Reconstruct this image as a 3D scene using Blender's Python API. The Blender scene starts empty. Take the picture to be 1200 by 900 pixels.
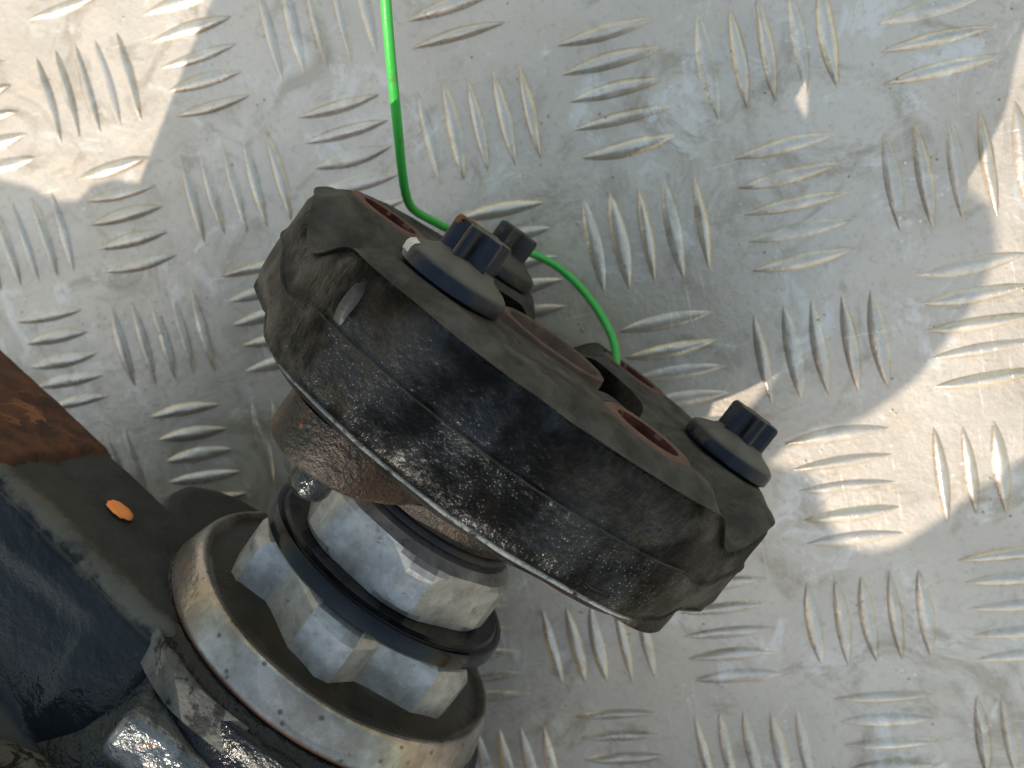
import bpy, bmesh, math, random
from mathutils import Vector, Matrix, noise
random.seed(7)
K = 0.05                       # metres per modelling unit (bolt circle radius of the coupling)
scn = bpy.context.scene
COL = scn.collection

# ------------------------------------------------------------------ camera
cam_d = bpy.data.cameras.new('camera'); cam = bpy.data.objects.new('camera', cam_d); COL.objects.link(cam)
cam_d.sensor_width = 36.0; cam_d.lens = 36.0; cam_d.clip_start = 0.005; cam_d.clip_end = 500.0
R_, U_, B_ = (0.939147782, -0.226558784, -0.258210301), (0.165081085, 0.956850234, -0.239135662), (0.301246872, 0.18195809, 0.936024346)
P_ = Vector((1.788860095, -0.414922872, 6.097074389)) * K
cam.matrix_world = Matrix(((R_[0], U_[0], B_[0], P_.x), (R_[1], U_[1], B_[1], P_.y), (R_[2], U_[2], B_[2], P_.z), (0, 0, 0, 1)))
cam_d.dof.use_dof = True; cam_d.dof.focus_distance = 4.35 * K; cam_d.dof.aperture_fstop = 21.0
scn.camera = cam

# ------------------------------------------------------------------ sky and sun
SUN_AZ, SUN_EL = 45.5, 40.0    # direction the light travels towards (azimuth), elevation
SKY_K, SUN_K = 0.15, 3.3
w = bpy.data.worlds.new('World'); scn.world = w; w.use_nodes = True
nt = w.node_tree; nt.nodes.clear()
sky = nt.nodes.new('ShaderNodeTexSky'); sky.sky_type = 'NISHITA'; sky.sun_disc = False
sky.sun_elevation = math.radians(SUN_EL); sky.dust_density = 1.6; sky.ozone_density = 0.4; sky.air_density = 2.4
bg = nt.nodes.new('ShaderNodeBackground'); bg.inputs['Strength'].default_value = SKY_K
wo = nt.nodes.new('ShaderNodeOutputWorld')
nt.links.new(sky.outputs[0], bg.inputs[0]); nt.links.new(bg.outputs[0], wo.inputs[0])
az, el = math.radians(SUN_AZ), math.radians(SUN_EL)
travel = Vector((math.cos(az) * math.cos(el), math.sin(az) * math.cos(el), -math.sin(el)))
to_sun = -travel
sky.sun_rotation = math.atan2(to_sun.x, to_sun.y)
sd = bpy.data.lights.new('sun', 'SUN'); sd.energy = SUN_K; sd.angle = math.radians(0.55); sd.color = (1.0, 0.94, 0.81)
sun = bpy.data.objects.new('sun', sd); COL.objects.link(sun)
sun.rotation_euler = travel.to_track_quat('-Z', 'Y').to_euler(); sun.location = (-0.6, -0.6, 0.8)
vs = scn.view_settings
vs.view_transform = 'Standard'; vs.look = 'None'; vs.gamma = 1.0; vs.use_curve_mapping = False; vs.exposure = 0.6

# ------------------------------------------------------------------ node helpers
class NT:
    def __init__(s, name):
        s.m = bpy.data.materials.new(name); s.m.use_nodes = True; s.t = s.m.node_tree; s.t.nodes.clear()
        s.out = s.t.nodes.new('ShaderNodeOutputMaterial'); s.b = s.t.nodes.new('ShaderNodeBsdfPrincipled')
        s.t.links.new(s.b.outputs[0], s.out.inputs[0]); s.tc = s.t.nodes.new('ShaderNodeTexCoord')
        s.vec = s.tc.outputs['Object']
    def n(s, typ): return s.t.nodes.new(typ)
    def lk(s, a, b):
        if isinstance(a, (int, float)): b.default_value = a
        elif isinstance(a, tuple): b.default_value = a if len(a) == 4 else (*a, 1.0)
        else: s.t.links.new(a, b)
        return b
    def inp(s, k, v): s.lk(v, s.b.inputs[k])
    def noise(s, scale, detail=4, rough=.55, dist=0, vec=None):
        x = s.n('ShaderNodeTexNoise'); x.inputs['Scale'].default_value = scale; x.inputs['Detail'].default_value = detail
        x.inputs['Roughness'].default_value = rough; x.inputs['Distortion'].default_value = dist
        s.lk(vec or s.vec, x.inputs['Vector']); return x.outputs['Fac']
    def voro(s, scale, feat='F1', vec=None):
        x = s.n('ShaderNodeTexVoronoi'); x.feature = feat; x.inputs['Scale'].default_value = scale
        s.lk(vec or s.vec, x.inputs['Vector']); return x.outputs['Distance']
    def ramp(s, v, lo, hi, a=0.0, b=1.0):
        x = s.n('ShaderNodeMapRange'); x.interpolation_type = 'SMOOTHSTEP'; x.inputs['From Min'].default_value = lo; x.inputs['From Max'].default_value = hi
        x.inputs['To Min'].default_value = a; x.inputs['To Max'].default_value = b; s.lk(v, x.inputs['Value']); return x.outputs['Result']
    def mix(s, f, a, b):
        x = s.n('ShaderNodeMix'); x.data_type = 'RGBA'; s.lk(f, x.inputs['Factor']); s.lk(a, x.inputs['A'] if False else x.inputs[6]); s.lk(b, x.inputs[7]); return x.outputs[2]
    def math(s, op, a, b=0.0):
        x = s.n('ShaderNodeMath'); x.operation = op; x.use_clamp = False; s.lk(a, x.inputs[0]); s.lk(b, x.inputs[1]); return x.outputs[0]
    def map(s, scale, rot=(0, 0, 0), loc=(0, 0, 0)):
        x = s.n('ShaderNodeMapping'); x.inputs['Scale'].default_value = scale; x.inputs['Rotation'].default_value = rot; x.inputs['Location'].default_value = loc
        s.lk(s.vec, x.inputs['Vector']); return x.outputs[0]
    def xyz(s, v=None):
        x = s.n('ShaderNodeSeparateXYZ'); s.lk(v or s.vec, x.inputs[0]); return x.outputs
    def bump(s, h, strength, dist, nrm=None):
        x = s.n('ShaderNodeBump'); x.inputs['Strength'].default_value = strength; x.inputs['Distance'].default_value = dist
        s.lk(h, x.inputs['Height'])
        if nrm is not None: s.lk(nrm, x.inputs['Normal'])
        return x.outputs[0]
    def objnormal(s): return s.xyz(s.tc.outputs['Normal'])

M = {}
def mat_plate(name, bar=False):
    t = NT(name)
    g = t.n('ShaderNodeNewGeometry')              # world-anchored so that plate and bars share one wear pattern
    def mp(scale, rot):
        x = t.n('ShaderNodeMapping'); x.inputs['Scale'].default_value = scale; x.inputs['Rotation'].default_value = (0, 0, rot); t.lk(g.outputs['Position'], x.inputs['Vector']); return x.outputs[0]
    t.vec = mp((1, 1, 1), 0)
    big = t.noise(14, 3, .6); mid = t.noise(70, 6, .68); fine = t.noise(480, 5, .65)
    c = t.mix(t.ramp(big, .3, .7), (.575, .468, .375), (.68, .565, .465))
    smear = t.ramp(t.noise(30, 6, .72, 1.6), .50, .68)
    c = t.mix(t.math('MULTIPLY', smear, .75), c, (.39, .305, .22))
    c = t.mix(t.ramp(t.noise(48, 6, .75, .8), .54, .66, 0, .65), c, (.80, .72, .65))
    c = t.mix(t.ramp(fine, .52, .74, 0, .5), c, (.37, .31, .25))
    spk = t.math('MULTIPLY', t.ramp(t.voro(300), .16, .05), t.ramp(t.noise(75, 2), .56, .62))
    c = t.mix(t.math('MULTIPLY', spk, .85), c, (.15, .12, .10))
    spw = t.math('MULTIPLY', t.ramp(t.voro(210, 'F1', mp((1, 1, 1), .5)), .12, .05), t.ramp(t.noise(60, 2, .5, 0, mp((1, 1, 1), 1.2)), .56, .62))
    c = t.mix(t.math('MULTIPLY', spw, .8), c, (.86, .80, .72))
    s1 = t.noise(1, 2, .5, .15, mp((1500, 26, 26), .55)); s2 = t.noise(1, 2, .5, .15, mp((26, 1300, 26), .25)); s3 = t.noise(1, 2, .5, .1, mp((1700, 30, 30), -.5))
    sc = t.math('MAXIMUM', t.ramp(s1, .66, .76), t.math('MAXIMUM', t.ramp(s2, .67, .77), t.ramp(s3, .68, .78)))
    sc = t.math('MULTIPLY', sc, t.ramp(t.noise(40, 3), .45, .6))
    c = t.mix(t.math('MULTIPLY', sc, .6), c, (.84, .77, .69))
    if bar:                                        # worn bright tops, dirt packed against the flanks
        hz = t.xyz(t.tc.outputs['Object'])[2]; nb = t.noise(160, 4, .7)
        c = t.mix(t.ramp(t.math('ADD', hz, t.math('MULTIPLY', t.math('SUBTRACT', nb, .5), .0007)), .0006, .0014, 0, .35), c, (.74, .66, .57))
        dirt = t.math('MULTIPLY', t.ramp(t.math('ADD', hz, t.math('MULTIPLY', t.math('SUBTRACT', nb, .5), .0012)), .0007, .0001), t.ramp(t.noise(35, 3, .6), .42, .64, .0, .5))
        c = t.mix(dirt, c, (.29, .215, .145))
    t.inp('Base Color', c); t.inp('Metallic', .55 if bar else .4)
    t.inp('Roughness', t.ramp(t.math('ADD', t.math('MULTIPLY', mid, .6), t.math('MULTIPLY', fine, .4)), .3, .7, .22 if bar else .30, .42 if bar else .56))
    h = t.math('ADD', t.math('MULTIPLY', mid, .6), t.math('ADD', t.math('MULTIPLY', fine, .22), t.math('ADD', t.math('MULTIPLY', sc, -.12), t.math('MULTIPLY', spk, .2))))
    t.inp('Normal', t.bump(h, .6, .0013))
    M[name] = t.m
mat_plate('aluminium'); mat_plate('worn_bar', True)


def mat_rubber():
    t = NT('rubber'); N = t.objnormal()
    up = t.ramp(N[2], .35, .8)
    n1 = t.noise(45, 5, .65); n2 = t.noise(160, 4, .6); n3 = t.noise(700, 3, .6)
    streak = t.noise(1, 4, .6, .3, t.map((500, 500, 70)))
    brown = t.ramp(t.noise(38, 4, .6, .6), .47, .66)
    c = t.mix(t.math('MULTIPLY', brown, .6), (.0032, .0030, .0029), (.015, .0105, .0062))
    blot = t.ramp(t.noise(80, 5, .7), .58, .72)
    c = t.mix(t.math('MULTIPLY', blot, .25), c, (.03, .027, .022))
    # grit specks, plus sun sparkle painted as pale dots, denser low down
    grit_glint = t.math('MULTIPLY', t.math('MULTIPLY', t.ramp(t.voro(1250), .22, .08), t.ramp(t.noise(110, 4), .45, .62)), t.ramp(t.xyz()[2], -.22 * K, -.42 * K, .12, .9))
    c = t.mix(t.math('MULTIPLY', grit_glint, .5), c, (.36, .35, .33))
    dust = t.mix(t.ramp(n2, .35, .7), (.043, .041, .038), (.076, .073, .068))
    dust = t.mix(t.ramp(t.noise(95, 5, .7), .57, .7, 0, .75), dust, (.022, .02, .018))
    c = t.mix(t.math('MULTIPLY', up, .95), c, dust)
    # dusty flank at the two ends of the lobes
    side = t.ramp(t.math('ABSOLUTE', N[0]), .6, .95)
    c = t.mix(t.math('MULTIPLY', side, t.ramp(n1, .35, .6, .1, .6)), c, (.055, .050, .042))
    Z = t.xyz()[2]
    edge = t.math('MULTIPLY', t.math('MULTIPLY', t.ramp(Z, -.604 * K, -.622 * K), t.math('MULTIPLY', t.ramp(N[2], -.75, -.3), t.ramp(N[1], -.45, -.75))), t.ramp(t.noise(240, 4, .7), .30, .48))  # worn lower rim with the sun's glint painted in along its front
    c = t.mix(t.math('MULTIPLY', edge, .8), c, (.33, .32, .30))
    t.inp('Base Color', c)
    r = t.ramp(n1, .3, .7, .2, .42)
    rr = t.n('ShaderNodeMix'); t.lk(t.math('MAXIMUM', up, t.math('MULTIPLY', side, .8)), rr.inputs[0]); t.lk(r, rr.inputs[2]); t.lk(.82, rr.inputs[3])
    t.inp('Roughness', rr.outputs[0]); t.inp('Specular IOR Level', t.ramp(t.noise(55, 4, .65), .42, .66, .05, .36))
    hs = t.math('ADD', t.math('MULTIPLY', n2, .6), t.math('ADD', t.math('MULTIPLY', n3, .34), t.math('MULTIPLY', streak, .5)))
    hs = t.math('ADD', hs, t.math('MULTIPLY', grit_glint, .15))
    t.inp('Normal', t.bump(hs, 1.0, .0011))
    M['rubber'] = t.m
mat_rubber()

def mat_simple(name, col, col2, sc, rough=(.4, .6), metal=0., bump=.3, bscale=300, bdist=.0006, spots=None, dust=0., spec=.3, grime=None, dcol=(.058, .055, .051)):
    t = NT(name); n1 = t.noise(sc, 5, .62, .2); n2 = t.noise(bscale, 4, .6); n3 = t.noise(bscale * .28, 4, .6)
    c = t.mix(t.ramp(n1, .34, .66), col, col2)
    if spots:
        sm = t.ramp(t.noise(spots[1], 5, .7, .5), spots[2], spots[2] + .08); c = t.mix(sm, c, spots[0])
    if grime:
        c = t.mix(t.ramp(t.noise(130, 6, .75), .46, .66, 0, .45), c, grime)
    if dust:
        N = t.objnormal(); up = t.ramp(N[2], .4, .85)
        c = t.mix(t.math('MULTIPLY', up, t.ramp(n3, .3, .6, dust * .6, dust)), c, dcol)
        rb = t.n('ShaderNodeMix'); t.lk(t.math('MULTIPLY', up, dust), rb.inputs[0]); t.lk(t.ramp(n3, .3, .7, *rough), rb.inputs[2]); t.lk(.85, rb.inputs[3]); t.inp('Roughness', rb.outputs[0])
    else:
        t.inp('Roughness', t.ramp(n3, .3, .7, *rough))
    t.inp('Base Color', c); t.inp('Metallic', metal); t.inp('Specular IOR Level', spec)
    t.inp('Normal', t.bump(t.math('ADD', t.math('MULTIPLY', n2, .5), t.math('MULTIPLY', n3, .5)), bump, bdist))
    M[name] = t.m; return t
_hp = mat_simple('housing_paint', (.006, .0075, .010), (.012, .0135, .016), 60, (.07, .2), 0, .6, 280, .0015, ((.075, .05, .04), 36, .70), .8, .16)
def ridge_dust(t):
    lp = t.xyz(); e2 = t.math('ADD', t.math('MULTIPLY', t.math('ADD', lp[0], .70 * K), .25), t.math('MULTIPLY', t.math('ADD', lp[1], .755 * K), .968)); e3 = t.math('SUBTRACT', -2.0 * K, lp[2])
    d = t.math('SQRT', t.math('ADD', t.math('POWER', t.math('SUBTRACT', e2, .05 * K), 2.), t.math('POWER', t.math('SUBTRACT', e3, .03 * K), 2.)))
    f = t.math('MULTIPLY', t.ramp(t.math('ADD', d, t.math('MULTIPLY', t.math('SUBTRACT', t.noise(120, 5, .7),   .5), .22 * K)), (.075 * K), .02 * K), .8)
    src = t.b.inputs['Base Color'].links[0].from_socket; t.inp('Base Color', t.mix(f, src, (.105, .096, .082)))
    rs = t.b.inputs['Roughness'].links[0].from_socket; x = t.n('ShaderNodeMix'); t.lk(f, x.inputs[0]); t.lk(rs, x.inputs[2]); t.lk(.85, x.inputs[3]); t.inp('Roughness', x.outputs[0])
ridge_dust(_hp)
mat_simple('rust_pad', (.105, .04, .021), (.04, .021, .015), 130, (.75, .95), 0, .8, 380, .0012, ((.20, .085, .04), 90, .58))
mat_simple('seal_paint', (.004, .0045, .006), (.010, .010, .011), 90, (.16, .4), 0, 1.0, 260, .0022, ((.06, .03, .02), 90, .66), .08, .25)
mat_simple('rust_flange', (.036, .020, .0115), (.009, .0078, .0065), 85, (.34, .55), .15, 1.0, 850, .0013, ((.10, .038, .014), 190, .62))
mat_simple('sleeve_rust', (.125, .068, .054), (.085, .05, .042), 150, (.8, .95), 0, .5, 600, .0006)
mat_simple('centre_rust', (.095, .06, .05), (.05, .036, .031), 120, (.7, .9), 0, .6, 500, .0007)
mat_simple('hole_rust', (.05, .010, .006), (.018, .004, .003), 250, (.8, .95), 0, .9, 900, .0008)
mat_simple('zinc', (.40, .38, .36), (.29, .27, .25), 210, (.38, .52), .5, .4, 520, .0004, ((.19, .165, .14), 420, .60), 0, .3, (.15, .128, .095))
mat_simple('black_gloss', (.004, .005, .007), (.008, .009, .012), 80, (.08, .2), 0, .35, 200, .0005, ((.03, .028, .025), 120, .72), 0., .22)
mat_simple('bolt_black', (.007, .008, .014), (.013, .014, .022), 140, (.18, .38), .1, .3, 500, .0003, ((.05, .048, .044), 170, .64), .95, .3, None, (.115, .108, .098))
mat_simple('bolt_old', (.022, .02, .018), (.04, .034, .028), 140, (.4, .6), .1, .4, 500, .0004, ((.075, .068, .06), 170, .56), .9, .3, None, (.075, .07, .062))
mat_simple('bolt_tip', (.008, .010, .011), (.025, .027, .027), 300, (.08, .2), .2, 1.0, 400, .0012)
mat_simple('shaft_dark', (.012, .012, .016), (.03, .022, .018), 110, (.3, .5), .2, .4, 400, .0005)
mat_simple('seal_black', (.012, .012, .012), (.028, .024, .02), 120, (.35, .6), 0, .6, 300, .001, ((.12, .05, .03), 90, .68))
mat_simple('dusty_rim', (.10, .092, .08), (.05, .046, .041), 130, (.65, .85), 0, .9, 320, .0014, ((.008, .008, .008), 110, .50))
mat_simple('bracket_metal', (.05, .052, .055), (.15, .155, .16), 160, (.14, .3), .35, .9, 260, .0028, ((.26, .11, .045), 80, .66))
mat_simple('orange_paint', (.95, .27, .06), (.97, .32, .08), 200, (.4, .5), 0, .2, 300, .0003)
mat_simple('tab_rubber', (.016, .015, .013), (.034, .031, .027), 200, (.5, .7), 0, .4, 500, .0004)
mat_simple('head_rust', (.30, .11, .03), (.10, .04, .016), 300, (.5, .8), 0, .6, 800, .0004, ((.5, .46, .38), 330, .62))
mat_simple('white_flake', (.55, .53, .48), (.4, .38, .34), 400, (.5, .7), 0, .4, 500, .0004)
def mat_wire():
    t = NT('green_plastic'); n = t.noise(200, 3)
    t.inp('Base Color', t.mix(t.ramp(n, .55, .75, 0, .7), t.mix(n, (.04, .38, .055), (.05, .43, .07)), (.10, .2, .065))); t.inp('Roughness', t.ramp(t.noise(500, 3), .3, .7, .28, .5)); t.inp('Normal', t.bump(t.noise(600, 3), .25, .0004)); M['green_plastic'] = t.m
mat_wire()
def mat_ring():
    t = NT('bearing_steel'); P = t.xyz()
    rad = t.math('SQRT', t.math('ADD', t.math('POWER', P[0], 2.), t.math('POWER', P[1], 2.)))
    grease = t.math('MULTIPLY', t.ramp(t.math('ADD', rad, t.math('MULTIPLY', t.math('SUBTRACT', t.noise(70, 4), .5), .10 * K)), .838 * K, .79 * K), t.ramp(t.noise(60, 3), .2, .5, .8, 1))
    n1 = t.noise(80, 5, .65); n2 = t.noise(350, 4)
    c = t.mix(t.ramp(n1, .35, .65), (.37, .33, .29), (.20, .17, .145))
    pit = t.math('MULTIPLY', t.ramp(t.voro(330), .3, .12), t.ramp(t.noise(120, 4), .47, .56))
    c = t.mix(t.math('MULTIPLY', pit, .8), c, (.07, .055, .045))
    c = t.mix(grease, c, t.mix(n1, (.016, .013, .008), (.055, .044, .03)))
    rust = t.ramp(P[2], -1.955 * K, -1.985 * K); c = t.mix(rust, c, (.085, .032, .016))
    t.inp('Base Color', c); t.inp('Metallic', t.math('SUBTRACT', .75, t.math('MULTIPLY', t.math('MAXIMUM', t.math('MULTIPLY', grease, .8), rust), .7)))
    t.inp('Specular IOR Level', .3); t.inp('Roughness', t.ramp(n1, .3, .7, .22, .4)); t.inp('Normal', t.bump(t.math('ADD', n1, t.math('MULTIPLY', n2, .4)), .5, .0008))
    M['bearing_steel'] = t.m
mat_ring()

# ------------------------------------------------------------------ mesh helpers
def obj(name, bm, mat, parent=None, smooth=35, mw=None):
    me = bpy.data.meshes.new(name); bm.normal_update(); bm.to_mesh(me); bm.free()
    return link(name, me, mat, parent, smooth, mw)
def link(name, me, mat, parent=None, smooth=35, mw=None):
    if mat is not None:
        me.materials.clear(); me.materials.append(M[mat] if isinstance(mat, str) else mat)
    if smooth:
        for p in me.polygons: p.use_smooth = True
        if smooth < 180: me.set_sharp_from_angle(angle=math.radians(smooth))
    o = bpy.data.objects.new(name, me); COL.objects.link(o)
    if parent: o.parent = parent
    if mw is not None: o.matrix_local = mw
    return o
def tag(o, label=None, cat=None, group=None, kind=None):
    if label: o['label'] = label
    if cat: o['category'] = cat
    if group: o['group'] = group
    if kind: o['kind'] = kind
    return o
def rings_bm(rings, closed=True, cap0=False, cap1=False):
    bm = bmesh.new(); vv = [[bm.verts.new(p) for p in r] for r in rings]; n = len(rings[0])
    for i in range(len(rings) - 1):
        for j in range(n if closed else n - 1):
            k = (j + 1) % n
            try: bm.faces.new((vv[i][j], vv[i][k], vv[i + 1][k], vv[i + 1][j]))
            except ValueError: pass
    if cap0: bm.faces.new(list(reversed(vv[0])))
    if cap1: bm.faces.new(vv[-1])
    bmesh.ops.recalc_face_normals(bm, faces=bm.faces); return bm
def revolve(profile, n=96, jit=0.0, seed=0):
    rings = []
    for (r, z) in profile:
        ring = []
        for j in range(n):
            a = 2 * math.pi * j / n
            q = 1 + (noise.noise(Vector((math.cos(a) * 3 + seed, math.sin(a) * 3, z * 3))) * jit if jit else 0)
            ring.append(Vector((r * q * math.cos(a), r * q * math.sin(a), z)) * K)
        rings.append(ring)
    c0 = profile[0][0] > 1e-6; c1 = profile[-1][0] > 1e-6
    return rings_bm(rings, True, c0, c1)
def poly_stack(layers):
    """layers: list of (list of (x,y), z) with equal counts"""
    return rings_bm([[Vector((x, y, z)) * K for x, y in pts] for pts, z in layers], True, True, True)
def chaikin(pts, it=2):
    for _ in range(it):
        q = []
        for i in range(len(pts)):
            a, b = Vector(pts[i]), Vector(pts[(i + 1) % len(pts)])
            q += [tuple(a * .75 + b * .25), tuple(a * .25 + b * .75)]
        pts = q
    return pts
def rbox(c, s, bev, seg=3, rough=0.0, sub=0, rot=None, seed=0):
    bm = bmesh.new(); bmesh.ops.create_cube(bm, size=1.0)
    for v in bm.verts: v.co = Vector((v.co.x * s[0], v.co.y * s[1], v.co.z * s[2]))
    bmesh.ops.bevel(bm, geom=bm.edges[:], offset=bev, segments=seg, affect='EDGES', profile=.6)
    if sub: bmesh.ops.subdivide_edges(bm, edges=bm.edges[:], cuts=sub, use_grid_fill=True)
    for v in bm.verts:
        if rough: v.co += v.normal * 0 + Vector((noise.noise(v.co * 4 + Vector((seed, 0, 0))), noise.noise(v.co * 4 + Vector((0, seed + 9, 0))), noise.noise(v.co * 4 + Vector((0, 5, seed))))) * rough
        if rot: v.co = rot @ v.co
        v.co = (v.co + Vector(c)) * K
    return bm
def sm(a, b, x):
    t = min(1, max(0, (x - a) / (b - a))); return t * t * (3 - 2 * t)

# ------------------------------------------------------------------ the floor: five-bar aluminium tread plate
PITCH = 0.857 * K
bm = bmesh.new(); S = 1.6; NG = 2
vs_ = [bm.verts.new((x, y, 0)) for x, y in ((-S, -S), (S, -S), (S, S), (-S, S))]; bm.faces.new(vs_)
floor = obj('floor', bm, 'aluminium', smooth=0)
tag(floor, 'worn grey aluminium tread plate with raised five-bar pattern', kind='structure')
def bar_mesh(seed, joinbm=None, mw=None):
    bm = joinbm or bmesh.new(); rnd = random.Random(seed)
    L, W, H = .345 * PITCH, 0.057 * PITCH, 0.031 * PITCH; nu, nv = 14, 8; g = []
    bend = rnd.uniform(-.012, .012) * PITCH; dent = rnd.uniform(-.7, .7)
    for i in range(nu + 1):
        row = []; a = -1 + 2 * i / nu; a = math.sin(a * math.pi / 2) * .6 + a * .4
        wd = W * max(0.04, (1 - a * a) ** .85)
        for j in range(nv + 1):
            b = -1 + 2 * j / nv
            h = H * (1 - b * b) ** 1.25 * max(0., 1 - a ** 4) * (1 - .28 * math.exp(-((a - dent) / .14) ** 2)) * (1 + .30 * noise.noise(Vector((a * 5, seed * 3.1, b * 2))))
            v = Vector((a * L, b * wd + bend * (1 - a * a), h - .0006 * K if 0 < j < nv else -.004 * K))
            row.append(bm.verts.new(mw @ v if mw else v))
        g.append(row)
    for i in range(nu):
        for j in range(nv): bm.faces.new((g[i][j], g[i + 1][j], g[i + 1][j + 1], g[i][j + 1]))
    return bm
bar_me = []
for s in range(8):
    bm = bar_mesh(s); me = bpy.data.meshes.new('raised_bar'); bm.to_mesh(me); bm.free()
    me.materials.append(M['worn_bar'])
    for p in me.polygons: p.use_smooth = True
    bar_me.append(me)
NEAR = []
vinv = cam.matrix_world.inverted()
def in_view(p, m=0.09):
    q = vinv @ p
    if q.z >= 0: return False
    return abs(q.x / -q.z) < .5 + m and abs(q.y / -q.z) < .375 + m
far_bm = bmesh.new(); rb = random.Random(3)
for i in range(-14, 15):
    for j in range(-14, 18):
        vert = (i + j) % 2 == 0
        for k in range(-2, 3):
            off = k * .190 * PITCH
            x, y = i * PITCH, -j * PITCH
            if vert: x += off; ang = math.pi / 2
            else: y += off; ang = 0
            ang += rb.uniform(-.03, .03) + (math.pi if rb.random() < .5 else 0)
            p = Vector((x + rb.uniform(-.0003, .0003), y + rb.uniform(-.0003, .0003), 0)); idx = rb.randrange(8)
            sc = Matrix.Diagonal((rb.uniform(.95, 1.04), rb.uniform(.82, 1.15), rb.uniform(.6, 1.2), 1))
            mw = Matrix.Translation(p) @ Matrix.Rotation(ang, 4, 'Z') @ sc
            if in_view(p):
                o = bpy.data.objects.new('raised_bar', bar_me[idx]); COL.objects.link(o); o.parent = floor; o.matrix_local = mw; NEAR.append(o)
            else:
                bar_mesh(idx, far_bm, mw)
fo = obj('distant_raised_bars', far_bm, 'worn_bar', floor, smooth=180); fo['kind'] = 'stuff'

# ------------------------------------------------------------------ the machine: root at the coupling's contact with the plate
ou, ow, oa, oc = (0.6572242, -0.74897133, -0.08425143), (-0.19099154, -0.0573655, -0.97991399), (0.72909436, 0.6601145, -0.18074918), Vector((0.53030959, -1.15832015, 1.32547803)) * K
root = bpy.data.objects.new('shaft_coupling_unit', None); COL.objects.link(root); root.empty_display_size = .02
root.matrix_world = Matrix(((ou[0], ow[0], oa[0], oc.x), (ou[1], ow[1], oa[1], oc.y), (ou[2], ow[2], oa[2], oc.z), (0, 0, 0, 1)))
tag(root, 'oily black shaft unit with bolted round rubber coupling, lying on the tread plate', 'machine part')
BOLT = (0, -120, 120); HOLE = (180, -60, 60)
pol = lambda r, d: (r * math.cos(math.radians(d)), r * math.sin(math.radians(d)))

# --- rubber coupling disc
GRO = (-31, -149, 90)
def groove(th, r):
    f = 0
    for gv, sg in ((-139, 1), (-39, -1)):            # valley angle, side of the long front lobe
        d = math.radians(th - gv); c = math.cos(d)
        if c > 0:
            q = r * math.sin(d) * sg
            f = max(f, (1 - sm(-.05, .26, q)) if q > -.05 else 1 - sm(0, .42, -q - .05))
    d = math.radians(th - 90)
    if math.cos(d) > 0: f = max(f, 1 - sm(.06, .26, abs(r * math.sin(d))))
    return f
def lowgroove(th):
    f = 0
    for g in GRO:
        d = math.radians(th - g)
        if math.cos(d) > 0: f = max(f, 1 - sm(.06, .26, abs(1.3 * math.sin(d))))
    return f
def boss(x, y):
    m = 9
    for b in (0, 60, 120, 180, 240, 300):
        bx, by = pol(1, b); m = min(m, math.hypot(x - bx, y - by))
    return m
def rho_at(th): return 1.345 + .04 * math.exp(-((th + 53) / 9) ** 2) + .03 * math.exp(-((th + 127) / 9) ** 2) + .02 * math.exp(-((th + 90) / 30) ** 2) 
def build_disc():
    NT_ = 360; rings = []
    prof = []
    for i in range(22): prof.append(('t', i / 21))
    for q in (.03, .07, .13, .2, .28, .36, .43, .475, .492, .5, .508, .525, .57, .64, .72, .8, .87, .93, .97): prof.append(('s', q))
    for i in range(10): prof.append(('b', 1 - i / 9))
    for i in range(1, 4): prof.append(('i', i / 4))
    RI = .55
    for j in range(NT_):
        th = 360 * j / NT_ - 180; ring = []
        gouter = lowgroove(th); rho = 1.345 + .04 * math.exp(-((th + 53) / 9) ** 2) + .03 * math.exp(-((th + 127) / 9) ** 2) + .02 * math.exp(-((th + 90) / 30) ** 2)
        ri = RI
        def top(r):
            x, y = pol(r, th); z = -.022 * sm(.33, .365, boss(x, y)) * (1 - sm(1.10, 1.24, r))
            z -= .185 * groove(th, r) * (.55 + .45 * sm(.5, 1.25, r))
            z -= .065 * sm(rho - .15, rho, r) * (1 - .6 * groove(th, r))
            z += .007 * noise.noise(Vector((x * 5, y * 5, 1.3)))
            return z
        def bot(r):
            x, y = pol(r, th); return -.672 + .06 * gouter * sm(.6, 1.2, r) + (.05 + .07 * abs(math.cos(math.radians(th))) ** 4) * sm(rho - .12 - .06 * abs(math.cos(math.radians(th))) ** 4, rho, r) + .008 * noise.noise(Vector((x * 5, y * 5, 7.7)))
        zt, zb = top(rho), bot(rho - .01 * gouter); c, s = math.cos(math.radians(th)), math.sin(math.radians(th))
        for kind, q in prof:
            if kind == 't':
                q2 = 1 - (1 - q) ** 1.6; r = ri + (rho - ri) * q2; z = top(r)
                if q == 1: r -= .030
            elif kind == 's':
                z = zt + (zb - zt) * q; e = min(q, 1 - q); r = rho - .02 * (1 - sm(0, .14, e)) - .005 * abs(2 * q - 1)
                if abs(q - .5) < .001: r += .008
                if q < .495: r -= .003
                r += .006 * noise.noise(Vector((c * 4, s * 4, z * 5))) + .006 * noise.noise(Vector((c * 14, s * 14, z * 9)))
                r -= .01 * gouter * sm(.45, 1.0, q)
                r += .006 * gouter * noise.noise(Vector((c * 9, s * 9, z * 22)))
            elif kind == 'b': r = ri + (rho - .015 - .01 * gouter - ri) * q; z = bot(r)
            else: r = ri; z = bot(ri) + (top(ri) - bot(ri)) * q
            ring.append(Vector((r * c, r * s, z)) * K)
        rings.append(ring)
    rings.append(rings[0])
    bm = rings_bm(rings, True); bmesh.ops.remove_doubles(bm, verts=bm.verts, dist=1e-7); bmesh.ops.recalc_face_normals(bm, faces=bm.faces)
    return bm
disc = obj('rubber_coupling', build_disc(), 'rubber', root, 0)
cutters = []
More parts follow.
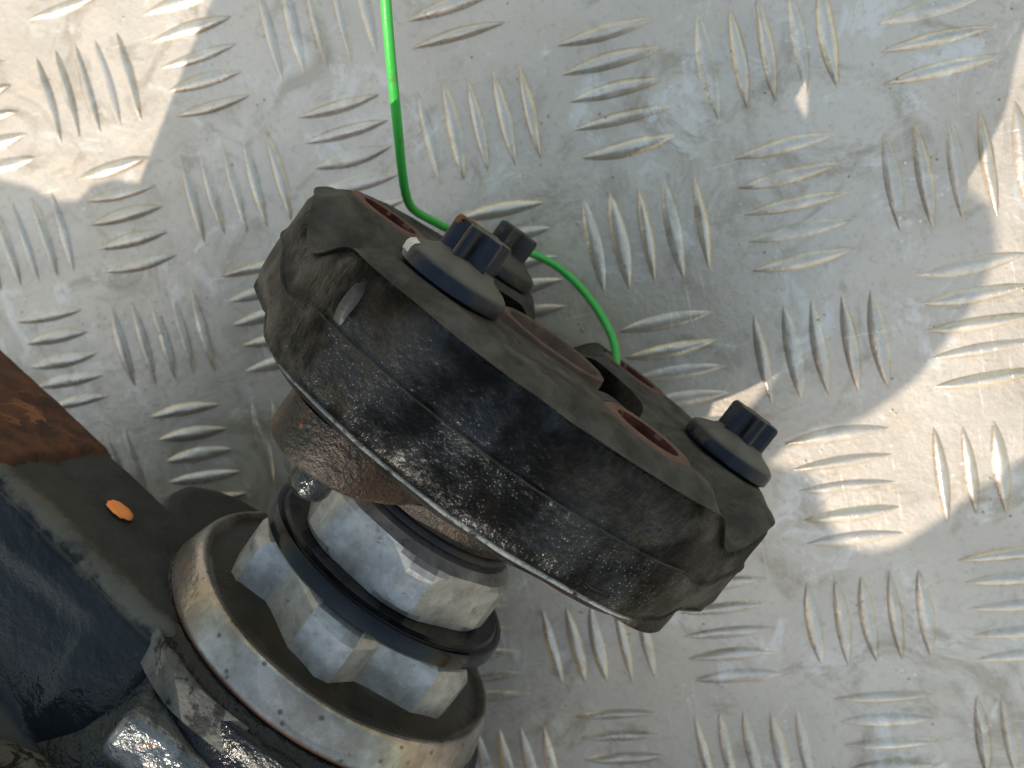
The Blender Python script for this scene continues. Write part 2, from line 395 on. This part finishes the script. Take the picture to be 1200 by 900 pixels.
for h in HOLE:
    x, y = pol(1, h); c = obj('cutter', revolve([(.2225, .15), (.2225, -.85)], 40), None, root, 0, Matrix.Translation(Vector((x, y, 0)) * K)); cutters.append(c)
    md = disc.modifiers.new('b', 'BOOLEAN'); md.object = c; md.operation = 'DIFFERENCE'; md.solver = 'EXACT'
bpy.context.view_layer.update()
dg = bpy.context.evaluated_depsgraph_get(); me = bpy.data.meshes.new_from_object(disc.evaluated_get(dg))
disc.modifiers.clear(); old = disc.data; disc.data = me; bpy.data.meshes.remove(old)
for c in cutters: bpy.data.objects.remove(c)
for p in me.polygons: p.use_smooth = True
me.set_sharp_from_angle(angle=math.radians(55))
for d in HOLE:
    x, y = pol(1, d); tm = Matrix.Translation(Vector((x, y, 0)) * K)
    o = obj('sleeve', revolve([(.142, -.30), (.142, -.014), (.152, .004), (.20, .008), (.223, -.005), (.223, -.69), (.2, -.70), (.142, -.70), (.142, -.30)], 56, .025, d), 'sleeve_rust', disc, 40, tm)
    o.data.materials.append(M['hole_rust'])
    for p in o.data.polygons:
        c = p.center; rr = math.hypot(c.x, c.y)
        if rr < .1475 * K: p.material_index = 1
# raised moulded tab on the side
def side_pt(th, z, r): x, y = pol(r, th); return Vector((x, y, z)) * K
bm = bmesh.new(); tl, wd = .10, 2.6; g = []
for i in range(9):
    row = []; a = -1 + i / 4
    for j in range(7):
        b = -1 + j / 3; k = math.sqrt(max(0, 1 - (a if a < 0 else 0) ** 2)) if a < 0 else 1
        hgt = .034 * (1 - abs(b) ** 4) * (1 - max(0, a) ** 2) * (1 if a > -1 else 0)
        row.append(bm.verts.new(side_pt(-122.6 - a * .2 + b * wd * max(.05, k) * .55, -.225 - a * tl, rho_at(-122.6 - a * .2 + b * wd * .55) - .008 + hgt - (.01 if abs(b) == 1 else 0))))
    g.append(row)
for i in range(8):
    for j in range(6): bm.faces.new((g[i][j], g[i + 1][j], g[i + 1][j + 1], g[i][j + 1]))
bmesh.ops.recalc_face_normals(bm, faces=bm.faces); obj('moulded_tab', bm, 'seal_black', disc, 60)
# moulded angle mark low on the side
rings = []; pl = [(-66.5, -.535), (-62.5, -.565), (-58.8, -.555), (-58.8, -.45), (-59.2, -.30)]
mk = []
for i in range(len(pl) - 1):
    for q in range(6): mk.append((pl[i][0] + (pl[i + 1][0] - pl[i][0]) * q / 6, pl[i][1] + (pl[i + 1][1] - pl[i][1]) * q / 6))
for i, (th, z) in enumerate(mk):
    sec = []
    for a in range(8):
        q = math.radians(a * 45); w_ = .013 * (1 - .7 * abs(2 * i / (len(mk) - 1) - 1) ** 3)
        sec.append(side_pt(th + math.degrees(w_ * math.cos(q) * .6 / 1.34), z + w_ * math.sin(q) * .9, rho_at(th) - .006 + w_ * math.cos(q + .8) * .9))
    rings.append(sec)
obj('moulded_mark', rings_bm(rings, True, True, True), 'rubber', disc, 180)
# lump of grit on the face
bm = bmesh.new(); bmesh.ops.create_icosphere(bm, subdivisions=2, radius=1)
for v in bm.verts: v.co = (v.co * (1 + .4 * noise.noise(v.co * 2.3)) * .022 + Vector((.005, -1.155, -.028))) * K
obj('grit_lump', bm, 'seal_black', disc, 60)
# centre sleeve of the coupling
obj('centre_sleeve', revolve([(.25, -.34), (.25, -.06), (.262, -.028), (.285, -.02), (.305, -.03), (.31, -.06), (.31, -.66)], 64, .006), 'centre_rust', disc, 50)
obj('centre_cap', revolve([(0, -.075), (.05, -.06), (.10, -.085), (.16, -.075), (.21, -.10), (.255, -.085)], 48, .08), 'bolt_old', disc, 60)

# --- bolts with splined heads
def star(r0, r1, n=6, per=10, rot=0):
    return [pol(r0 + (r1 - r0) * (.5 + .5 * math.cos(2 * math.pi * n * i / (n * per))) ** .9, 360 * i / (n * per) + rot) for i in range(n * per)]
def bolt_head_bm(rot):
    L = []
    for z, k in ((.10, 1.0), (.13, 1.0), (.252, 1.0), (.266, .95), (.27, .88)):
        L.append(([(x * k, y * k) for x, y in star(.084, .131, rot=rot)], z))
    L.append(([(x * .5, y * .5) for x, y in star(.1, .1)], .262)); return poly_stack(L)
fl_prof = [(.10, .0), (.222, .0), (.238, .012), (.238, .060), (.230, .076), (.205, .093), (.145, .118), (.128, .135), (.09, .14)]
tip_short = [(0, -.86), (.08, -.85), (.097, -.82), (.097, -.1)]
tip_prof = [(0, -1.075), (.05, -1.07), (.083, -1.05), (.095, -1.02), (.097, -.90), (.097, -.1)]
def make_bolt(d, rot, mat, tilt=0):
    x, y = pol(1, d); tm = Matrix.Translation(Vector((x, y, .004)) * K)
    b = obj('bolt', revolve(fl_prof, 56, .01, d), mat, root, 32, tm)
    obj('bolt_head', bolt_head_bm(rot), mat, b, 32); obj('bolt_shank', revolve(tip_prof if d == -120 else tip_short, 32, .02, d), 'bolt_tip', b, 60)
    return b
b1 = make_bolt(-120, 12, 'bolt_black'); b2 = make_bolt(0, 40, 'bolt_black'); b3 = make_bolt(120, 25, 'bolt_old')
# rust and flaked paint on the head of the nearest bolt
bm = bmesh.new(); g = []
hs = star(.084, .131, rot=12)
for i in range(20, 34):
    x, y = hs[i]; row = []; lo = .232 + .012 * noise.noise(Vector((i * .5, 1, 2))) + (.03 if i in (20, 33) else 0)
    for k_, z in ((1.012, lo), (1.012, .252), (.962, .2675), (.895, .2715), (.6, .2695)): row.append(bm.verts.new(Vector((x * k_, y * k_, z)) * K))
    g.append(row)
for i in range(13):
    for j in range(4): bm.faces.new((g[i][j], g[i + 1][j], g[i + 1][j + 1], g[i][j + 1]))
bmesh.ops.recalc_face_normals(bm, faces=bm.faces)
obj('rust_patch', bm, 'head_rust', b1, 40)
bm = bmesh.new(); g = []
for i in range(8):
    a = math.radians(186 + i * 4.2); row = []
    for j, (r, z) in enumerate(((.2395, .035), (.2395, .062), (.2325, .0785), (.213, .0925))):
        q = 1 if 0 < i < 7 else .99
        if j == 0: z += .02 * noise.noise(Vector((i * 1.3, 2, 0)))
        row.append(bm.verts.new(Vector((r * q * math.cos(a), r * q * math.sin(a), z)) * K))
    g.append(row)
for i in range(7):
    for j in range(3): bm.faces.new((g[i][j], g[i + 1][j], g[i + 1][j + 1], g[i][j + 1]))
bmesh.ops.recalc_face_normals(bm, faces=bm.faces); obj('paint_flake', bm, 'white_flake', b1, 60)

# --- rusty three-armed flange
def arm_outline(grow=0.0):
    pts = []
    for k, d in enumerate((-120, 0, 120)):
        bx, by = pol(.995, d); rb_ = .285 + grow
        for a in range(-100, 101, 20):
            x, y = pol(rb_, d + a); pts.append((bx + x, by + y))
        for a, r in ((35, .60), (48, .50), (60, .475), (72, .50), (85, .60)):
            pts.append(pol(r + grow, d + a))
    return chaikin(pts, 2)
L = [(arm_outline(-.03), -.655), (arm_outline(0), -.675), (arm_outline(.004), -.78), (arm_outline(0), -.865), (arm_outline(-.014), -.885), (arm_outline(-.04), -.896), (arm_outline(-.12), -.90)]
flange = obj('flange', poly_stack(L), 'rust_flange', root, 50)
for v in flange.data.vertices:                      # arms thin towards the hub edge, cast surface uneven
    p = v.co / K
    if p.z < -.75:
        rr = math.hypot(p.x, p.y); m = boss(p.x, p.y); p.z += .07 * sm(.30, .55, m) * sm(.45, .7, rr)
    v.co = (p + Vector((noise.noise(p * 5), noise.noise(p * 5 + Vector((3, 0, 0))), noise.noise(p * 5 + Vector((0, 9, 0))))) * .004) * K
obj('hub', revolve([(.40, -.80), (.52, -.84), (.475, -.93), (.455, -1.0), (.45, -1.03)], 72, .012), 'rust_flange', flange, 60)
obj('hub_collar', revolve([(.40, -1.0), (.452, -1.015), (.462, -1.03), (.462, -1.055), (.42, -1.07), (.40, -1.14)], 72), 'shaft_dark', flange, 45)

# --- hexagonal nut with blunted corners
def hexpts(r, cut=7.0):
    o = []
    for k in range(6):
        c = -137 + 60 * k
        o += [pol(r, c - cut), pol(r, c - cut * .35), pol(r, c + cut * .35), pol(r, c + cut)]
    return o
def circ_like(pts, r):                               # clip outline to a circle (nut chamfer)
    return [(x * min(1, r / math.hypot(x, y)), y * min(1, r / math.hypot(x, y))) for x, y in pts]
hp = []
for k in range(6):                                   # subdivide flats so the chamfer curves
    c = -137 + 60 * k; e = .553
    hp += [pol(e, c - 7), pol(e * 1.003, c), pol(e, c + 7)]
    A, B = Vector(pol(e, c + 7)), Vector(pol(e, c + 53))
    hp += [tuple(A.lerp(B, q / 6)) for q in range(1, 6)]
L = [(circ_like(hp, .43), -1.075), (circ_like(hp, .475), -1.085), (circ_like(hp, .525), -1.125), (circ_like(hp, .545), -1.15), (hp, -1.18), (hp, -1.37), (circ_like(hp, .535), -1.40), (circ_like(hp, .49), -1.41)]
obj('hex_nut', poly_stack(L), 'zinc', root, 9)
# --- black ring washer
obj('washer_ring', revolve([(.42, -1.395), (.56, -1.405), (.625, -1.40), (.64, -1.415), (.655, -1.412), (.674, -1.418), (.684, -1.435), (.684, -1.495), (.66, -1.515), (.60, -1.53), (.5, -1.535)], 120), 'black_gloss', root, 40)
# --- star-shaped locking nut
sp = []
for k in range(6):
    b = -127 + 60 * k
    for da, r in ((0, .572), (22, .668), (37, .705), (43, .692), (54, .572)):
        sp.append(pol(r, b + da))
L = [([(x * .84, y * .84) for x, y in sp], -1.515), (circ_like(sp, .62), -1.525), (circ_like(sp, .655), -1.545), (circ_like(sp, .68), -1.57), (sp, -1.59), (sp, -1.80)]
obj('star_nut', poly_stack(L), 'zinc', root, 6)
# --- bearing ring with greasy dish
obj('bearing_ring', revolve([(.50, -1.785), (.68, -1.79), (.74, -1.81), (.785, -1.818), (.812, -1.812), (.83, -1.80), (.843, -1.794), (.855, -1.799), (.866, -1.815), (.876, -1.84), (.888, -1.875), (.901, -1.915), (.912, -1.95), (.918, -1.975), (.912, -1.99), (.88, -2.0)], 180, .003), 'bearing_steel', root, 50)

# --- cast housing: side arm, seal seat, ear, bracket
E1 = Vector((-.968, .25, 0)); E2 = Vector((.25, .968, 0)); E3 = Vector((0, 0, -1)); O = Vector((-.70, -.755, -2.0))
def housing_bm():
    per = []
    per += [(.35, 2.3, 0), (.05, 2.0, 0), (-.22, 1.62, 0), (-.34, 1.30, 0), (-.30, 1.14, 0), (-.20, 1.02, 0), (-.10, .95, 0), (-.03, .88, 0)]
    for i in range(1, 26): per.append((-.012 - .03 * math.sin(i / 25 * 3.14), .88 - .80 * i / 25, 1))
    for a in range(0, 91, 15): q = math.radians(a); per.append((.075 - .075 * math.cos(q), .075 - .075 * math.sin(q), 0))
    for i in range(1, 14): per.append((.075 + .72 * i / 13, .0 + .012 * math.sin(i / 13 * 3.1), 0))
    for a in range(15, 91, 15): q = math.radians(a); per.append((.795 + .05 * math.sin(q), .05 - .05 * math.cos(q), 0))
    per += [(.85, .5, 0), (.9, 1.2, 0), (1.1, 2.0, 0), (1.0, 2.4, 0)]
    rings = []
    st = [-.16, -.13, -.08, 0] + [i * .045 for i in range(1, 46)] + [2.12, 2.19, 2.24]
    for s in st:
        ring = []; k = sm(-.18, 0.02, s)
        for e2, e3, f in per:
            q2 = e2 + (1 - k) * .10 * (1 if e2 < .42 else -1); q3 = e3 + (1 - k) * .05
            if f:                                   # recessed panel on the front face
                m = min(sm(.22, .36, e3 + .04 * math.sin(s * 4)), 1 - sm(.80, .88, e3), sm(.20, .36, s))
                q2 += .032 * m
            p = O + E1 * s + E2 * q2 + E3 * q3
            d = Vector((noise.noise(p * 3), noise.noise(p * 3 + Vector((7, 0, 0))), noise.noise(p * 3 + Vector((0, 7, 0))))) * .010 + Vector((0, noise.noise(p * 11), noise.noise(p * 11 + Vector((3, 3, 3))))) * .003
            if e3 > .86 and e2 < .2: d += Vector((0, 0, 1)) * noise.noise(Vector((p.x * 16, p.y * 5, p.z * 5))) * .02
            ring.append((p + d) * K)
        rings.append(ring)
    return rings_bm(rings, True, True, True)
housing = obj('housing', housing_bm(), 'housing_paint', root, 60)
housing['label'] = 'black painted rough casting with long side arm'
obj('seal_seat', revolve([(.84, -2.0), (.90, -2.0), (.925, -2.012), (.935, -2.035), (.955, -2.045), (.975, -2.05), (.985, -2.07), (.975, -2.14), (.965, -2.22), (.99, -2.34), (1.05, -2.6), (1.16, -3.0), (1.3, -3.6), (1.34, -4.4)], 128, .012), 'seal_paint', housing, 60)
# dusty raised rim hugging the seat on the arm side
rings = []
for i in range(40):
    th = -96 - 84 * i / 39; sec = []
    wv = sm(-1, 10, i) * (1 - sm(28, 40, i)) * .75 + .05
    for r, z in ((.955, -2.09), (.978, -2.048), (.995, -2.03), (1.02, -2.03), (1.045 + .012 * math.sin(i * .7), -2.06), (1.03, -2.2), (.96, -2.2)):
        n_ = .012 * noise.noise(Vector((th * .12, r * 9, z)))
        x, y = pol(.955 + (r - .955) * wv + n_, th); sec.append(Vector((x, y, z + n_)) * K)
    rings.append(sec)
obj('seat_rim', rings_bm(rings, True, True, True), 'dusty_rim', housing, 60)
obj('ear', revolve([(0, -2.06), (.36, -2.06), (.43, -2.08), (.46, -2.13), (.46, -2.7), (.3, -2.8)], 64, .03), 'housing_paint', housing, 50, Matrix.Translation(Vector((-.80, .62, 0)) * K))
obj('bracket', rbox((-.26, -.83, -2.41), (.62, .36, .28), .07, 4, .03, 3, Matrix.Rotation(.12, 3, 'Y'), 2), 'bracket_metal', housing, 60)
obj('lug', rbox((-.18, -.78, -2.20), (.42, .28, .13), .05, 3, .03, 3, Matrix.Rotation(.1, 3, 'Y'), 5), 'seal_black', housing, 60)
obj('rib', rbox((-.72, -.98, -3.02), (.9, .5, .45), .16, 4, .03, 4, Matrix.Rotation(-.3, 3, 'Y'), 8), 'dusty_rim', housing, 60)
# rusty bare pad on the arm's end face
bm = bmesh.new(); nx, ny = 30, 26; g = []
for i in range(nx + 1):
    row = []
    for j in range(ny + 1):
        s = 1.13 + .03 * (j / ny - .5) + .07 * noise.noise(Vector((j * .45, 3, 0))) * max(0, 1 - i / 6) + 1.06 * i / nx; e = -.0 + .855 * j / ny
        h = .012 + .006 * noise.noise(Vector((s * 6, e * 6, 0))) + (-.03 if i == 0 or j in (0, ny) else 0) - .02 * (1 - sm(0, .1, e))
        row.append(bm.verts.new((O + E1 * s + E2 * (e - .005) + Vector((0, 0, h + .004))) * K))
    g.append(row)
for i in range(nx):
    for j in range(ny): bm.faces.new((g[i][j], g[i + 1][j], g[i + 1][j + 1], g[i][j + 1]))
bmesh.ops.recalc_face_normals(bm, faces=bm.faces)
pad = obj('rusty_pad', bm, 'rust_pad', housing, 50)
# orange paint dab
bm = bmesh.new(); c0 = Vector((-1.272, -.124, -1.992)); n_ = 22; vr = []
for rr, hh in ((1, -.006), (.93, .001), (.5, .002)):
    ring = []
    for i in range(n_):
        a = 2 * math.pi * i / n_; q = 1 + .30 * noise.noise(Vector((math.cos(a) * 2.2, math.sin(a) * 2.2, 4)))
        ring.append((c0 + (E1 * math.cos(a) * .078 + E2 * math.sin(a) * .062) * q * rr + Vector((0, 0, hh + .0))) * K)
    vr.append(ring)
bm2 = rings_bm(vr, True, True, True); bm.free(); obj('paint_mark', bm2, 'orange_paint', housing, 60)

# --- unseen blocks and joining tubes added to cast shadow, beyond the lower left corner
MWI = root.matrix_world.inverted()
def prism(name, pts, h0, h1, bev=.12):
    pts = chaikin(pts, 1); cx_ = sum(p[0] for p in pts) / len(pts); cy_ = sum(p[1] for p in pts) / len(pts)
    sh = lambda k: [(cx_ + (x - cx_) * k, cy_ + (y - cy_) * k) for x, y in pts]
    L = [(sh(.97), h0), (sh(1), h0 + bev * .6), (sh(1), h1 - bev), (sh(.985), h1 - bev * .3), (sh(.95), h1)]
    rings = [[MWI @ (Vector((x, y, z)) * K) for x, y in p] for p, z in L]
    return obj(name, rings_bm(rings, True, True, True), 'housing_paint', housing, 50)
prism('shadow_block', [(-7.5, -1.1), (-5.96, -1.51), (-5.4, -1.68), (-5.05, -1.95), (-4.75, -1.80), (-4.35, -1.95), (-4.2, -2.3), (-4.0, -3.5), (-4.05, -4.5), (-5.2, -5.0), (-7.5, -4.8)], 0, 2.5, .05)
prism('shadow_block_tall', [(.6, -5.6), (-.3, -5.98), (-.78, -6.2), (-1.25, -6.45), (-1.56, -6.67), (-1.87, -6.82), (-2.1, -6.76), (-2.2, -6.55), (-2.2, -6.25), (-2.55, -6.12), (-3.6, -6.5), (-5.6, -7.9), (-5.0, -9.2), (-1.0, -9.2), (.8, -8.5)], 0, 4.5, .05)
prism('shadow_lug', [(-1.22, -4.66), (-.96, -5.02), (-1.22, -5.52), (-1.71, -5.80), (-1.95, -5.76), (-2.3, -6.0), (-2.6, -6.3), (-2.8, -6.1), (-2.5, -5.8), (-2.14, -5.5), (-2.0, -5.25), (-1.6, -4.85)], 4.2, 4.52, .05)
prism('shadow_lug', [(-3.2, -2.2), (-2.75, -2.75), (-3.2, -3.25), (-4.2, -3.7), (-5.2, -3.9), (-5.2, -3.0), (-4.2, -2.7)], 3.75, 4.0, .04)
prism('shadow_lug_post', [(-4.4, -3.0), (-4.4, -3.7), (-5.1, -3.7), (-5.1, -3.0)], 2.4, 3.8, .04)
def tube(name, a, b, r):
    a, b = Vector(a), Vector(b); d = (b - a).normalized(); n1 = d.orthogonal().normalized(); n2 = d.cross(n1)
    rings = [[MWI @ ((p + (n1 * math.cos(q) + n2 * math.sin(q)) * rr) * K) for q in [2 * math.pi * i / 40 for i in range(40)]] for p, rr in ((a, r), (a.lerp(b, .3), r * .92), (a.lerp(b, .7), r * .92), (b, r))]
    return obj(name, rings_bm(rings, True, True, True), 'housing_paint', housing, 50)
tube('added_link_tube', (-2.6, -4.1, 1.0), (-3.4, -7.2, 1.0), .75)
tube('added_link_tube', (-2.6, -4.1, .9), (-5.2, -3.2, .9), .7)

disc['label'] = 'round black rubber coupling with a dusty face and rusty sleeves'
flange['label'] = 'rusty brown three-armed flange under the rubber coupling'
b1['label'] = 'nearest black bolt, rust on the corner of its splined head'
b2['label'] = 'black splined bolt at the right end of the coupling'
b3['label'] = 'dull splined bolt on the far side of the coupling'
for o_ in root.children:
    n_ = o_.name.split('.')[0]
    t_ = {'hex_nut': 'grey zinc hexagonal nut above the black ring', 'star_nut': 'grey zinc star-shaped nut below the black ring', 'washer_ring': 'glossy black ring between the two zinc nuts', 'bearing_ring': 'wide steel ring with a greasy brown dish'}.get(n_)
    if t_: o_['label'] = t_

# ------------------------------------------------------------------ green wire
wp = [(-1.76, -.9, 1.32), (-1.535, -.6, .944), (-1.377, -.4, .687), (-1.232, -.1, .433), (-1.06, .32, .10), (-1.015, .56, .028), (-.93, .78, .03), (-.843, .9, .04), (-.70, 1.0, .08), (-.567, 1.05, .128), (-.383, 1.15, .203), (-.187, 1.18, .233), (.028, 1.13, .198), (.242, 1.0, .119), (.36, .9, .04), (.44, .865, -.12), (.48, .866, -.4)]
cu = bpy.data.curves.new('w', 'CURVE'); cu.dimensions = '3D'; cu.bevel_depth = .024 * K; cu.bevel_resolution = 4; cu.use_fill_caps = True
s_ = cu.splines.new('NURBS'); s_.points.add(len(wp) - 1); s_.use_endpoint_u = True; s_.order_u = 4; s_.resolution_u = 8
MW = root.matrix_world.copy()
base = MW @ (Vector(wp[-1]) * K)
for p, q in zip(s_.points, wp):
    v = (MW @ ((Vector(q) + Vector((random.uniform(-1, 1), random.uniform(-1, 1), random.uniform(-1, 1))) * .008) * K)) - base; p.co = (v.x, v.y, v.z, 1)
to = bpy.data.objects.new('tmp', cu); COL.objects.link(to); to.location = base; bpy.context.view_layer.update()
me = bpy.data.meshes.new_from_object(to.evaluated_get(bpy.context.evaluated_depsgraph_get())); bpy.data.objects.remove(to)
wire = link('green_wire', me, 'green_plastic', None, 180); wire.location = base
tag(wire, 'thin bright green wire looped behind the rubber coupling, ending in a rusty hole', 'wire')
